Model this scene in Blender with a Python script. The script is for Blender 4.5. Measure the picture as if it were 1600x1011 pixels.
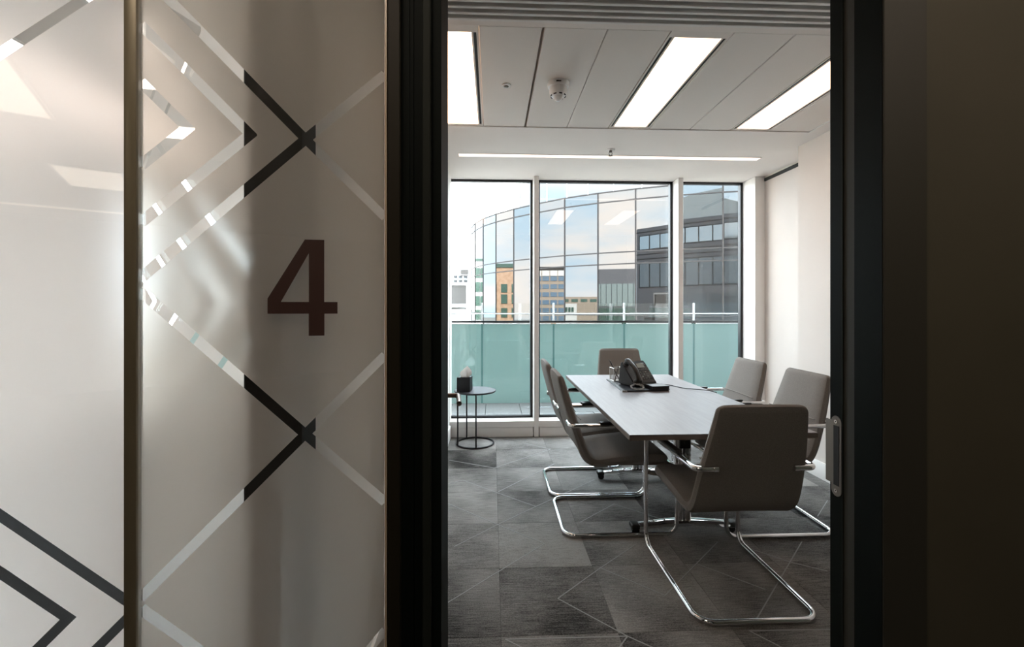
import bpy, bmesh, math, random
from mathutils import Vector, Matrix
random.seed(4)
for o in list(bpy.data.objects): bpy.data.objects.remove(o)
scene = bpy.context.scene
COL = scene.collection
PI = math.pi
R = math.radians

# ------------------------------------------------------------------ camera
cam_d = bpy.data.cameras.new('camera')
cam = bpy.data.objects.new('camera', cam_d); COL.objects.link(cam)
cam_d.sensor_width = 36; cam_d.lens = 36 * 710 / 1600.0
cam_d.shift_y = -27.5 / 1600.0
cam_d.clip_start = 0.02; cam_d.clip_end = 2000
cam.location = (0, 0, 1.33)
cam.rotation_euler = (PI / 2, 0, -math.atan(31 / 710.0))
scene.camera = cam

# ------------------------------------------------------------------ exposure
vs = scene.view_settings
vs.view_transform = 'Standard'; vs.look = 'None'; vs.gamma = 1.0; vs.use_curve_mapping = False
vs.exposure = 0.72

# ------------------------------------------------------------------ sky
SKY = 8.2
w = bpy.data.worlds.new('sky'); scene.world = w; w.use_nodes = True
nt = w.node_tree; nt.nodes.clear()
out = nt.nodes.new('ShaderNodeOutputWorld'); bg = nt.nodes.new('ShaderNodeBackground')
tc = nt.nodes.new('ShaderNodeTexCoord'); mp = nt.nodes.new('ShaderNodeMapping')
mp.inputs['Scale'].default_value = (1.6, 1.6, 6.0)
nz = nt.nodes.new('ShaderNodeTexNoise'); nz.inputs['Scale'].default_value = 1.5
nz.inputs['Detail'].default_value = 6; nz.inputs['Roughness'].default_value = .55
rp = nt.nodes.new('ShaderNodeValToRGB')
rp.color_ramp.elements[0].position = .42; rp.color_ramp.elements[1].position = .66
rp.color_ramp.elements[0].color = (.60, .775, .91, 1); rp.color_ramp.elements[1].color = (1.0, .925, .865, 1)
nt.links.new(tc.outputs['Generated'], mp.inputs['Vector']); nt.links.new(mp.outputs['Vector'], nz.inputs['Vector'])
nt.links.new(nz.outputs['Fac'], rp.inputs['Fac']); nt.links.new(rp.outputs['Color'], bg.inputs['Color'])
bg.inputs['Strength'].default_value = SKY
nt.links.new(bg.outputs['Background'], out.inputs['Surface'])

# ------------------------------------------------------------------ sun (behind our building, lights the town opposite)
sd = bpy.data.lights.new('sun', 'SUN'); sd.energy = 23; sd.angle = R(1.0); sd.color = (1, .95, .88)
sun = bpy.data.objects.new('sun', sd); COL.objects.link(sun)
sun.location = (0, -20, 40)
sun.rotation_euler = Vector((-.85, .06, -.52)).to_track_quat('-Z', 'Y').to_euler()

LAMP = 1.0            # meeting room panel brightness
FILL_NEXT = 4.4       # unseen lamps added next door to brighten the frosted glass
LAMP_CORR = 1.7

# ------------------------------------------------------------------ materials
def principled(name, col, rough=.5, metal=0.0, spec=.5, **kw):
    m = bpy.data.materials.new(name); m.use_nodes = True
    b = m.node_tree.nodes['Principled BSDF']
    b.inputs['Base Color'].default_value = (*col, 1); b.inputs['Roughness'].default_value = rough
    b.inputs['Metallic'].default_value = metal; b.inputs['Specular IOR Level'].default_value = spec
    for k, v in kw.items(): b.inputs[k].default_value = v
    return m
def noise_mix(m, c1, c2, scale, vec=(1, 1, 1), detail=4, lo=.35, hi=.65, bump=0, coord='Object', rot=(0, 0, 0)):
    t = m.node_tree; b = t.nodes['Principled BSDF']
    tc = t.nodes.new('ShaderNodeTexCoord'); mp = t.nodes.new('ShaderNodeMapping'); n = t.nodes.new('ShaderNodeTexNoise')
    mp.inputs['Scale'].default_value = vec; mp.inputs['Rotation'].default_value = rot
    n.inputs['Scale'].default_value = scale; n.inputs['Detail'].default_value = detail
    r = t.nodes.new('ShaderNodeValToRGB'); r.color_ramp.elements[0].position = lo; r.color_ramp.elements[1].position = hi
    r.color_ramp.elements[0].color = (*c1, 1); r.color_ramp.elements[1].color = (*c2, 1)
    t.links.new(tc.outputs[coord], mp.inputs['Vector']); t.links.new(mp.outputs['Vector'], n.inputs['Vector'])
    t.links.new(n.outputs['Fac'], r.inputs['Fac']); t.links.new(r.outputs['Color'], b.inputs['Base Color'])
    if bump:
        bp = t.nodes.new('ShaderNodeBump'); bp.inputs['Strength'].default_value = bump; bp.inputs['Distance'].default_value = .002
        t.links.new(n.outputs['Fac'], bp.inputs['Height']); t.links.new(bp.outputs['Normal'], b.inputs['Normal'])
    return m
def emitter(name, col, s):
    m = bpy.data.materials.new(name); m.use_nodes = True; t = m.node_tree; t.nodes.clear()
    o = t.nodes.new('ShaderNodeOutputMaterial'); e = t.nodes.new('ShaderNodeEmission')
    e.inputs['Color'].default_value = (*col, 1); e.inputs['Strength'].default_value = s
    t.links.new(e.outputs[0], o.inputs['Surface']); return m
def thin_glass(name, tint=(1, 1, 1), refl=1.0, ior=1.5):
    m = bpy.data.materials.new(name); m.use_nodes = True; t = m.node_tree; t.nodes.clear()
    o = t.nodes.new('ShaderNodeOutputMaterial'); tr = t.nodes.new('ShaderNodeBsdfTransparent'); g = t.nodes.new('ShaderNodeBsdfGlossy')
    g.inputs['Roughness'].default_value = 0.0; g.inputs['Color'].default_value = (refl, refl, refl, 1)
    tr.inputs['Color'].default_value = (*tint, 1)
    f = t.nodes.new('ShaderNodeFresnel'); f.inputs['IOR'].default_value = ior
    # back faces of the pane must see the same air-to-glass fresnel
    geo = t.nodes.new('ShaderNodeNewGeometry'); mx = t.nodes.new('ShaderNodeMix'); mx.data_type = 'FLOAT'
    mx.inputs['A'].default_value = ior; mx.inputs['B'].default_value = 1 / ior
    t.links.new(geo.outputs['Backfacing'], mx.inputs['Factor']); t.links.new(mx.outputs['Result'], f.inputs['IOR'])
    s = t.nodes.new('ShaderNodeMixShader')
    t.links.new(f.outputs[0], s.inputs[0]); t.links.new(tr.outputs[0], s.inputs[1]); t.links.new(g.outputs[0], s.inputs[2])
    t.links.new(s.outputs[0], o.inputs['Surface']); return m
def frosted(name, trans, diff, mixf=.8, fwd=.55, rough=.62):
    # acid-etch film: part even glow, part soft forward scatter, a little back scatter
    m = bpy.data.materials.new(name); m.use_nodes = True; t = m.node_tree; t.nodes.clear()
    o = t.nodes.new('ShaderNodeOutputMaterial'); a = t.nodes.new('ShaderNodeBsdfTranslucent'); d = t.nodes.new('ShaderNodeBsdfDiffuse')
    r = t.nodes.new('ShaderNodeBsdfRefraction'); r.inputs['IOR'].default_value = 1.18; r.inputs['Roughness'].default_value = rough
    a.inputs['Color'].default_value = (*trans, 1); d.inputs['Color'].default_value = (*diff, 1); r.inputs['Color'].default_value = (*trans, 1)
    s0 = t.nodes.new('ShaderNodeMixShader'); s0.inputs[0].default_value = fwd
    t.links.new(a.outputs[0], s0.inputs[1]); t.links.new(r.outputs[0], s0.inputs[2])
    s = t.nodes.new('ShaderNodeMixShader'); s.inputs[0].default_value = mixf
    t.links.new(d.outputs[0], s.inputs[1]); t.links.new(s0.outputs[0], s.inputs[2])
    t.links.new(s.outputs[0], o.inputs['Surface']); return m

M = {}
M['wall'] = noise_mix(principled('painted_plaster', (.66, .62, .585), .75), (.665, .60, .555), (.685, .62, .575), 3)
M['wall_brightened'] = noise_mix(principled('brightened_wall_paint', (.82, .79, .76), .75), (.81, .78, .745), (.83, .80, .765), 3)  # lighter copy of the wall paint, to brighten the gap behind the door
M['next_floor'] = principled('next_room_dark_carpet', (.011, .011, .011), .95, 0, .1)
M['ceiling'] = noise_mix(principled('ceiling_plaster', (.74, .70, .67), .8), (.80, .735, .69), (.82, .755, .71), 2)
M['panel'] = principled('ceiling_panel_metal', (.76, .695, .645), .45, 0, .4)
M['white_metal'] = principled('white_powder_coat', (.80, .765, .735), .4)
M['slot_black'] = principled('black_recess', (.008, .008, .008), .7)
M['black'] = principled('black_door_frame', (.004, .006, .005), .6, 0, .06)
M['bronze'] = principled('dark_bronze_frame', (.014, .012, .007), .55, 0, .15)
M['frame_grey'] = principled('charcoal_frame', (.014, .017, .014), .6, 0, .1)
M['bead'] = principled('beige_edge_bead', (.40, .32, .24), .35)
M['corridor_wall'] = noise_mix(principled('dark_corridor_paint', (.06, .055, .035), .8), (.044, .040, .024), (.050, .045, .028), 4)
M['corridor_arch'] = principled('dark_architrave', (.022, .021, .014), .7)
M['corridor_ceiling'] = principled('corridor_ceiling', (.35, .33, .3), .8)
M['post'] = noise_mix(principled('olive_bronze_post', (.16, .14, .09), .32, .3), (.15, .13, .085), (.19, .165, .11), 20, (1, 1, .05))
M['gasket'] = principled('black_gasket', (.01, .01, .012), .5)
M['glass'] = thin_glass('window_glass', (.98, .99, .985))
M['glass_partition'] = thin_glass('partition_glass', (.985, .99, .985))
M['film'] = frosted('frosted_film', (.95, .90, .85), (.62, .58, .52), .77, .40)
M['film_bright'] = frosted('frosted_film_left', (.98, .935, .915), (.62, .6, .58), .90, .22)
M['film_screen'] = frosted('frosted_film_screen', (.97, .93, .90), (.6, .58, .55), .88, .25)
M['numeral'] = principled('brown_vinyl', (.038, .017, .013), .5)
M['chrome'] = principled('polished_chrome', (.80, .80, .81), .06, 1)
M['steel'] = principled('brushed_steel', (.22, .195, .17), .42, 1)
M['screw'] = principled('screw_steel', (.6, .58, .55), .25, 1)
M['black_metal'] = principled('black_powder_coat', (.005, .005, .006), .5, 0, .3)
M['table_black'] = principled('black_table_top', (.022, .022, .026), .5, 0, .3)
M['plastic'] = principled('black_plastic', (.014, .013, .012), .38)
M['plastic_key'] = principled('grey_keys', (.11, .105, .10), .45)
M['plastic_cord'] = principled('grey_cord', (.40, .40, .385), .4)
M['leather'] = principled('black_leather', (.012, .012, .016), .32)
M['paper'] = principled('tissue_paper', (.85, .84, .83), .9)
M['screen'] = principled('telephone_screen', (.30, .33, .30), .3)
M['pad_arm'] = principled('arm_pad', (.012, .011, .011), .4)
M['detector'] = principled('white_plastic', (.88, .89, .90), .35)
M['handle'] = principled('bronze_handle', (.20, .145, .115), .34, .75)
fab = noise_mix(principled('taupe_fabric', (.1, .09, .08), .95, 0, .2), (.185, .167, .152), (.25, .228, .21), 420, (1, 1, 1), 2, .35, .65, .25)
M['fabric'] = fab
tt = noise_mix(principled('table_laminate', (.3, .27, .28), .33, 0, .5), (.135, .113, .115), (.178, .155, .158), 9, (6, .5, 1), 6, .3, .7)
M['table_top'] = tt
M['table_edge'] = noise_mix(principled('table_edge_band', (.14, .11, .09), .5), (.12, .095, .08), (.17, .135, .11), 12, (.5, 6, 6))
M['diffuser'] = emitter('light_diffuser', (1.0, .70, .50), 2.6 * LAMP)
M['diffuser_line'] = emitter('linear_diffuser', (1.0, .82, .70), 1.5 * LAMP)
M['fill_next'] = emitter('next_room_fill', (1.0, .85, .76), 1.1 * FILL_NEXT)
M['fill_door'] = emitter('doorway_fill', (1.0, .82, .66), 13.0)  # added fill overhead, out of view, for the doorway and film front
M['diffuser_corr'] = emitter('corridor_diffuser', (1.0, .86, .70), LAMP_CORR)
# carpet tile: streaky dark grey pile, each tile its own drift of tone
def carpet():
    m = principled('carpet_pile', (.06, .06, .06), .95, 0, .15); t = m.node_tree; b = t.nodes['Principled BSDF']; L = t.links.new
    tc = t.nodes.new('ShaderNodeTexCoord'); oi = t.nodes.new('ShaderNodeObjectInfo')
    ofs = t.nodes.new('ShaderNodeVectorMath'); ofs.operation = 'SCALE'; ofs.inputs[0].default_value = (37, 53, 11)
    L(oi.outputs['Random'], ofs.inputs['Scale'])
    add = t.nodes.new('ShaderNodeVectorMath'); L(tc.outputs['Object'], add.inputs[0]); L(ofs.outputs[0], add.inputs[1])
    def nz(scale, vec, det):
        mp = t.nodes.new('ShaderNodeMapping'); mp.inputs['Scale'].default_value = vec
        n = t.nodes.new('ShaderNodeTexNoise'); n.inputs['Scale'].default_value = scale; n.inputs['Detail'].default_value = det
        L(add.outputs[0], mp.inputs['Vector']); L(mp.outputs[0], n.inputs['Vector']); return n.outputs['Fac']
    big = nz(2.6, (1, .8, 1), 2); streak = nz(26, (.55, 7, 1), 3); pile = nz(170, (1, 1.6, 1), 2)
    def mm(op, a, b_):
        n = t.nodes.new('ShaderNodeMath'); n.operation = op
        for i, v in enumerate((a, b_)):
            if isinstance(v, (int, float)): n.inputs[i].default_value = v
            else: L(v, n.inputs[i])
        return n.outputs[0]
    v = mm('ADD', mm('MULTIPLY', big, .62), mm('MULTIPLY', streak, .40))
    v = mm('ADD', v, mm('MULTIPLY', pile, .42))
    v = mm('ADD', v, mm('MULTIPLY', oi.outputs['Random'], .16))
    r = t.nodes.new('ShaderNodeValToRGB'); r.color_ramp.elements[0].position = .60; r.color_ramp.elements[1].position = 1.08
    r.color_ramp.elements[0].color = (.030, .0285, .027, 1); r.color_ramp.elements[1].color = (.31, .295, .28, 1)
    L(v, r.inputs['Fac']); L(r.outputs['Color'], b.inputs['Base Color'])
    bp = t.nodes.new('ShaderNodeBump'); bp.inputs['Strength'].default_value = .5; bp.inputs['Distance'].default_value = .004
    L(pile, bp.inputs['Height']); L(bp.outputs[0], b.inputs['Normal'])
    return m
M['carpet'] = carpet()
M['carpet_line'] = principled('pale_yarn', (.32, .32, .315), .95)
M['carpet_base'] = principled('carpet_backing', (.03, .03, .03), .95)
# outside
M['paving'] = noise_mix(principled('grey_granite', (.3, .3, .3), .7), (.13, .135, .135), (.19, .195, .195), 90, (1, 1, 1), 4)
M['mortar'] = principled('dark_joint', (.02, .02, .02), .9)
def teal():
    m = bpy.data.materials.new('teal_opal_glass'); m.use_nodes = True; t = m.node_tree; t.nodes.clear()
    o = t.nodes.new('ShaderNodeOutputMaterial'); a = t.nodes.new('ShaderNodeBsdfTranslucent'); d = t.nodes.new('ShaderNodeBsdfDiffuse'); g = t.nodes.new('ShaderNodeBsdfGlossy')
    a.inputs['Color'].default_value = (.38, .50, .475, 1); d.inputs['Color'].default_value = (.34, .465, .445, 1); g.inputs['Roughness'].default_value = .03
    s1 = t.nodes.new('ShaderNodeMixShader'); s1.inputs[0].default_value = .5; s2 = t.nodes.new('ShaderNodeMixShader')
    f = t.nodes.new('ShaderNodeFresnel'); f.inputs['IOR'].default_value = 1.4
    t.links.new(a.outputs[0], s1.inputs[1]); t.links.new(d.outputs[0], s1.inputs[2])
    t.links.new(f.outputs[0], s2.inputs[0]); t.links.new(s1.outputs[0], s2.inputs[1]); t.links.new(g.outputs[0], s2.inputs[2])
    t.links.new(s2.outputs[0], o.inputs['Surface']); return m
M['teal'] = teal()
M['seam'] = principled('teal_seam', (.12, .26, .25), .4)
M['rail_white'] = principled('white_rail', (.8, .8, .8), .35)
M['rail_black'] = principled('dark_rail', (.02, .02, .022), .35)
M['mirror'] = principled('reflective_glazing', (.077, .0775, .078), .012, 1)
M['mirror_pale'] = principled('pale_glazing', (.10, .10, .101), .05, 1)
M['mull'] = principled('grey_mullion', (.030, .027, .027), .6, 0, .2)
M['clad_dark'] = principled('dark_cladding', (.20, .20, .215), .6)
M['clad_mid'] = principled('mid_cladding', (.22, .22, .23), .6)
M['win_dark'] = principled('dark_window', (.10, .13, .15), .08, 0, .8)
M['win_pale'] = principled('pale_window', (.55, .60, .62), .08, .9)
M['win_mid'] = principled('mid_window', (.20, .25, .28), .1, 0, .9)
M['win_blue'] = principled('blue_window', (.16, .24, .33), .1, 0, .8)
M['win_green'] = principled('green_window', (.10, .17, .14), .1, 0, .8)
M['brick'] = noise_mix(principled('orange_brick', (.6, .4, .28), .85), (.56, .36, .24), (.70, .48, .34), 1.2)
M['stone'] = noise_mix(principled('cream_stone', (.6, .55, .46), .85), (.52, .46, .38), (.66, .6, .5), .4)
M['tan'] = principled('tan_band', (.44, .36, .29), .85)
M['render_white'] = principled('white_render', (.85, .84, .82), .8)
M['seam_glass'] = principled('curtain_wall_glass', (.36, .43, .42), .25, 0, .6)
M['sheet_grey'] = noise_mix(principled('corrugated_sheet', (.42, .38, .36), .6), (.032, .029, .027), (.055, .05, .047), 8, (6, 6, .05))
M['roof_pale'] = noise_mix(principled('pale_seam_roof', (.7, .72, .7), .5), (.62, .66, .64), (.78, .8, .78), 6, (6, .1, .1))
M['ground'] = noise_mix(principled('street_ground', (.3, .3, .29), .9), (.24, .24, .23), (.38, .37, .35), .05)

# ------------------------------------------------------------------ mesh helpers
class MB:
    def __init__(s): s.bm = bmesh.new()
    def box(s, x0, x1, y0, y1, z0, z1, bev=0, seg=2):
        m = Matrix.Translation(((x0 + x1) / 2, (y0 + y1) / 2, (z0 + z1) / 2)) @ Matrix.Diagonal((abs(x1 - x0), abs(y1 - y0), abs(z1 - z0), 1))
        r = bmesh.ops.create_cube(s.bm, size=1, matrix=m)
        if bev:
            vs = r['verts']; es = list({e for v in vs for e in v.link_edges})
            bmesh.ops.bevel(s.bm, geom=es, offset=bev, segments=seg, affect='EDGES', profile=.5)
        return s
    def cyl(s, p0, p1, r0, r1=None, n=20, caps=True):
        p0, p1 = Vector(p0), Vector(p1); d = p1 - p0
        q = d.to_track_quat('Z', 'Y').to_matrix().to_4x4()
        bmesh.ops.create_cone(s.bm, cap_ends=caps, segments=n, radius1=r0, radius2=r0 if r1 is None else r1, depth=d.length,
                              matrix=Matrix.Translation((p0 + p1) / 2) @ q)
        return s
    def sphere(s, c, r, sc=(1, 1, 1), u=16, v=10):
        bmesh.ops.create_uvsphere(s.bm, u_segments=u, v_segments=v, radius=r, matrix=Matrix.Translation(c) @ Matrix.Diagonal((*sc, 1)))
        return s
    def loft(s, rings, cap=True, closed=False):
        L = [[s.bm.verts.new(p) for p in ring] for ring in rings]; n = len(L[0])
        pairs = list(zip(L[:-1], L[1:])) + ([(L[-1], L[0])] if closed else [])
        for a, b in pairs:
            for i in range(n): s.bm.faces.new((a[i], a[(i + 1) % n], b[(i + 1) % n], b[i]))
        if cap and not closed:
            s.bm.faces.new(L[0][::-1]); s.bm.faces.new(L[-1])
        return s
    def tube(s, pts, r, n=10, closed=False, sx=1.0, sy=1.0):
        pts = [Vector(p) for p in pts]; N = len(pts); rings = []
        up = None
        for i in range(N):
            if closed: t = (pts[(i + 1) % N] - pts[i - 1])
            else: t = pts[min(i + 1, N - 1)] - pts[max(i - 1, 0)]
            t.normalize()
            if up is None:
                up = Vector((0, 0, 1)) if abs(t.z) < .9 else Vector((0, 1, 0))
            a = up - t * up.dot(t); a.normalize(); b = t.cross(a); up = a
            rings.append([pts[i] + a * (math.cos(2 * PI * k / n) * r * sx) + b * (math.sin(2 * PI * k / n) * r * sy) for k in range(n)])
        return s.loft(rings, True, closed)
    def lathe(s, prof, c=(0, 0, 0), n=28):
        c = Vector(c); rings = []
        for r, z in prof: rings.append([c + Vector((r * math.cos(2 * PI * k / n), r * math.sin(2 * PI * k / n), z)) for k in range(n)])
        return s.loft(rings)
    def prism(s, poly, d, plane='xz', at=0):
        def P(a, b, h): return {'xz': (a, h, b), 'xy': (a, b, h), 'yz': (h, a, b)}[plane]
        lo = [s.bm.verts.new(P(a, b, at)) for a, b in poly]; hi = [s.bm.verts.new(P(a, b, at + d)) for a, b in poly]
        n = len(poly)
        s.bm.faces.new(lo[::-1]); s.bm.faces.new(hi)
        for i in range(n): s.bm.faces.new((lo[i], lo[(i + 1) % n], hi[(i + 1) % n], hi[i]))
        return s
    def xf(s, m): bmesh.ops.transform(s.bm, matrix=m, verts=s.bm.verts); return s
    def build(s, name, mat, parent=None, org=None, smooth=True, kind=None):
        bmesh.ops.recalc_face_normals(s.bm, faces=s.bm.faces)
        if org is not None: bmesh.ops.translate(s.bm, vec=-Vector(org), verts=s.bm.verts)
        me = bpy.data.meshes.new(name); s.bm.to_mesh(me); s.bm.free()
        me.materials.append(mat)
        if smooth:
            me.shade_smooth(); me.set_sharp_from_angle(angle=R(35))
        o = bpy.data.objects.new(name, me); COL.objects.link(o)
        if parent is not None: o.parent = parent
        if kind: o['kind'] = kind
        return o
def fillet(pts, rad, n=6):
    pts = [Vector(p) for p in pts]; res = [pts[0]]
    for i in range(1, len(pts) - 1):
        p, a, b = pts[i], pts[i - 1], pts[i + 1]; r = rad[i] if isinstance(rad, (list, tuple)) else rad
        u = (a - p).normalized(); v = (b - p).normalized(); ang = u.angle(v)
        if ang > 3.1 or r == 0: res.append(p); continue
        t = r / math.tan(ang / 2); s0 = p + u * t; s1 = p + v * t
        c = p + (u + v).normalized() * (r / math.sin(ang / 2))
        for k in range(n + 1):
            f = k / n; A = s0 - c; B = s1 - c; w_ = A.angle(B)
            q = (A * math.sin((1 - f) * w_) + B * math.sin(f * w_)) / math.sin(w_) if w_ > 1e-4 else A
            res.append(c + q)
    res.append(pts[-1]); return res
def empty(name, loc=(0, 0, 0), rz=0):
    o = bpy.data.objects.new(name, None); COL.objects.link(o); o.location = loc; o.rotation_euler = (0, 0, rz)
    o.empty_display_size = .1
    return o
def tag(o, label=None, cat=None, group=None, kind=None):
    if label: o['label'] = label
    if cat: o['category'] = cat
    if group: o['group'] = group
    if kind: o['kind'] = kind
    return o
def copy_tree(o, parent=None):
    c = o.copy(); COL.objects.link(c)
    if parent is not None: c.parent = parent
    for ch in list(o.children): copy_tree(ch, c)
    return c
def copy_part(o, loc, parent=None):
    c = o.copy(); COL.objects.link(c); c.location = loc
    if parent is not None: c.parent = parent
    return c

# ================================================================== THE ROOM SHELL
ZC = 2.65           # ceiling height
XL, XR, XR2 = -.43, 2.535, 2.78
YF, YG = 4.60, 4.77  # mullion fronts, glazing
YD0, YD1 = .95, 1.105  # door wall

# floor slab + carpet tiles
fl = MB().box(XL - .09, 2.95, 1.0, 4.72, -.30, -.006).build('floor', M['carpet_base'], kind='structure')
tag(fl, 'grey carpet tile floor with pale diagonal lines', None)
TS = .476
def tile_mesh(w_, h_):
    b = MB(); b.box(0, w_, 0, h_, -.006, 0, .0012, 1)
    return b
proto_t = None
nx0 = math.floor((XL - .03) / TS)
ys = [1.352 + TS * (j - 1) for j in range(8)]
for j, y in enumerate(ys):
    for i in range(-1, 7):
        x = .036 + TS * i
        x0, x1 = max(x, XL), min(x + TS, XR2); y0, y1 = max(y, .95), min(y + TS, 4.62)
        if x1 - x0 < .02 or y1 - y0 < .02: continue
        full = abs(x1 - x0 - TS) < 1e-4 and abs(y1 - y0 - TS) < 1e-4
        if full and proto_t is not None: c = copy_part(proto_t, (x0, y0, 0))
        else:
            c = tile_mesh(x1 - x0 - .0008, y1 - y0 - .0008).build('carpet_tile', M['carpet'], fl, smooth=False); c.location = (x0, y0, 0)
            if full: proto_t = c
LINES = [[(-.21, 2.52), (.036, 2.767), (.289, 3.002), (.782, 3.446)], [(-.385, 3.15), (-.288, 3.064), (.036, 2.761), (.292, 2.532), (-.193, 2.053), (-.385, 1.86)],
 [(-.225, 3.48), (.042, 3.229), (.289, 3.002)], [(.042, 3.25), (.521, 3.807)], [(-.385, 3.38), (-.225, 3.48)], [(.113, 1.768), (.052, 1.811), (.544, 1.807), (.621, 1.746), (.9, 1.45)],
 [(.35, 1.58), (.544, 1.807), (.298, 2.054), (.549, 2.284), (.801, 2.502)], [(.549, 2.284), (.793, 2.053), (1.269, 2.507)], [(1.054, 2.299), (1.279, 2.077)],
 [(1.109, 1.87), (1.743, 2.487)], [(1.2, 1.63), (1.051, 1.815), (1.5, 1.808)], [(2.055, 2.785), (2.29, 3.009)], [(1.391, 2.45), (1.544, 2.295), (1.679, 2.207)],
 [(.538, 2.77), (.816, 3.016), (1.049, 2.796)], [(.018, 3.731), (.541, 4.197), (.305, 4.395)], [(-.37, 3.937), (.018, 3.731)]]
for l in LINES:
    for a, b in zip(l[:-1], l[1:]):
        a, b = Vector((*a, 0)), Vector((*b, 0)); d = (b - a).normalized(); n = Vector((-d.y, d.x, 0)) * .0026
        m = MB(); m.prism([tuple((a - n).xy), tuple((b - n).xy), tuple((b + n).xy), tuple((a + n).xy)], .0014, 'xy', -.0004)
        m.build('inlay_line', M['carpet_line'], fl, smooth=False)

# walls
MB().box(XR, XR + .4, YD1, 3.66, 0, ZC + .2).build('wall_right', M['wall'], kind='structure')
w2 = MB().box(XR2, XR2 + .155, 3.66, 4.92, 0, ZC + .2).build('wall_right_recess', M['wall'], kind='structure')
MB().box(XR2 - .012, XR2 - .0005, 3.67, YF - .09, ZC - .052, ZC - .022).build('shadow_gap', M['slot_black'], w2)
wl = MB().box(XL - .09, XL, 1.06, 4.70, 0, ZC + .2).build('wall_left', M['wall_brightened'], kind='structure')
MB().box(XL - .092, XL + .026, .985, 1.06, 0, ZC).build('wall_end_profile', M['slot_black'], wl)
MB().box(XR - .014, XR - .0005, YD1, 3.66, 0, .13, .003).build('baseboard_right', M['white_metal'], kind='structure')
MB().box(XR2 - .014, XR2 - .0005, 3.67, YF - .09, 0, .13, .003).build('baseboard_recess', M['white_metal'], kind='structure')
MB().box(XL + .0005, XL + .014, 1.12, 4.58, 0, .13, .003).build('baseboard_left', M['white_metal'], kind='structure')

# ceiling: plaster margins round a field of metal panels
PX0, PX1, PY0, PY1 = -.373, 2.405, 2.145, 3.352
cl = empty('ceiling'); tag(cl, 'white ceiling with a field of grey metal panels', None, None, 'structure')
mb = MB()
mb.box(XL - .09, 2.95, PY1, 4.80, ZC, ZC + .2)
mb.box(PX1, 2.95, .95, PY1, ZC, ZC + .2)
mb.box(XL - .09, PX0, .95, PY1, ZC, ZC + .2)
mb.box(PX0, PX1, 2.108, PY0, ZC, ZC + .2)
mb.box(PX0, PX1, .95, 1.84, ZC, ZC + .2)
mb.box(PX0, PX1, 1.84, 2.108, ZC + .06, ZC + .2)
mb.box(PX0, PX1, PY0, PY1, ZC + .06, ZC + .2)
mb.build('plaster_border', M['ceiling'], cl)
PITCH = .3087
for i in range(9):
    x0 = PX0 + PITCH * i; x1 = x0 + PITCH
    if i in (0, 4, 7): continue
    a = .007 if i == 2 else .0022
    b = .0022 if i != 1 else .007
    m = MB(); m.box(x0 + a, x1 - b, PY0 + .004, PY1 - .006, ZC + .002, ZC + .03, .0025, 1)
    m.build('ceiling_panel', M['panel'], cl)
m = MB(); m.box(PX0, PX1, PY1 - .0045, PY1 + .003, ZC - .004, ZC + .02); m.box(PX1 - .003, PX1 + .004, PY0, PY1, ZC - .004, ZC + .02)
m.build('edge_trim', M['white_metal'], cl)
# linear slot diffuser by the door
m = empty('slot_diffuser', (1.0, 1.97, ZC)); tag(m, 'long white slotted air diffuser in ceiling above the doorway', 'vent')
for y in (1.85, 1.895, 1.938, 1.981, 2.024, 2.067):
    MB().box(PX0 + .002, PX1 - .002, y + .0205, y + .041, ZC - .002, ZC + .02, .003, 1).build('slat', M['white_metal'], m, org=m.location)
MB().box(PX0 + .001, PX1 - .001, 1.842, 2.106, ZC + .045, ZC + .059).build('backing', M['slot_black'], m, org=m.location)
# recessed light panels
def light(i, label):
    x0 = PX0 + PITCH * i; x1 = x0 + PITCH; cx = (x0 + x1) / 2
    t = empty('ceiling_light', (cx, (PY0 + PY1) / 2, ZC)); tag(t, label, 'ceiling light', 'recessed ceiling light panels'); og = t.location
    f = MB(); a = .0022
    y0, y1 = PY0 + .004, PY1 - .006
    f.box(x0 + a, x0 + .012, y0, y1, ZC + .002, ZC + .03); f.box(x1 - .012, x1 - a, y0, y1, ZC + .002, ZC + .03)
    f.box(x0 + .027, x0 + .036, y0, y1, ZC + .002, ZC + .03); f.box(x1 - .036, x1 - .027, y0, y1, ZC + .002, ZC + .03)
    f.box(x0 + .012, x1 - .012, y0, y0 + .052, ZC + .0024, ZC + .03); f.box(x0 + .012, x1 - .012, y1 - .03, y1, ZC + .0024, ZC + .03)
    f.build('frame', M['panel'], t, og)
    s = MB(); s.box(x0 + .012, x0 + .027, y0 + .05, y1 - .028, ZC + .007, ZC + .03); s.box(x1 - .027, x1 - .012, y0 + .05, y1 - .028, ZC + .007, ZC + .03)
    s.build('air_slot', M['slot_black'], t, og)
    MB().box(x0 + .036, x1 - .036, y0 + .05, y1 - .028, ZC + .006, ZC + .03).build('diffuser', M['diffuser'], t, og)
light(0, 'recessed ceiling light panel cut off by the left door jamb')
light(4, 'recessed ceiling light panel in the middle, fully in view')
light(7, 'recessed ceiling light panel cut off by the right door jamb')
t = empty('linear_light', (1.05, 3.98, ZC)); tag(t, 'long thin strip light recessed in ceiling before the windows', 'ceiling light')
MB().box(-.29, 2.39, 3.945, 4.015, ZC - .003, ZC + .02).build('diffuser', M['diffuser_line'], t, t.location)
f = MB(); f.box(-.296, 2.396, 3.941, 3.945, ZC - .004, ZC); f.box(-.296, 2.396, 4.015, 4.019, ZC - .004, ZC)
f.build('frame', M['white_metal'], t, t.location)
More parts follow.
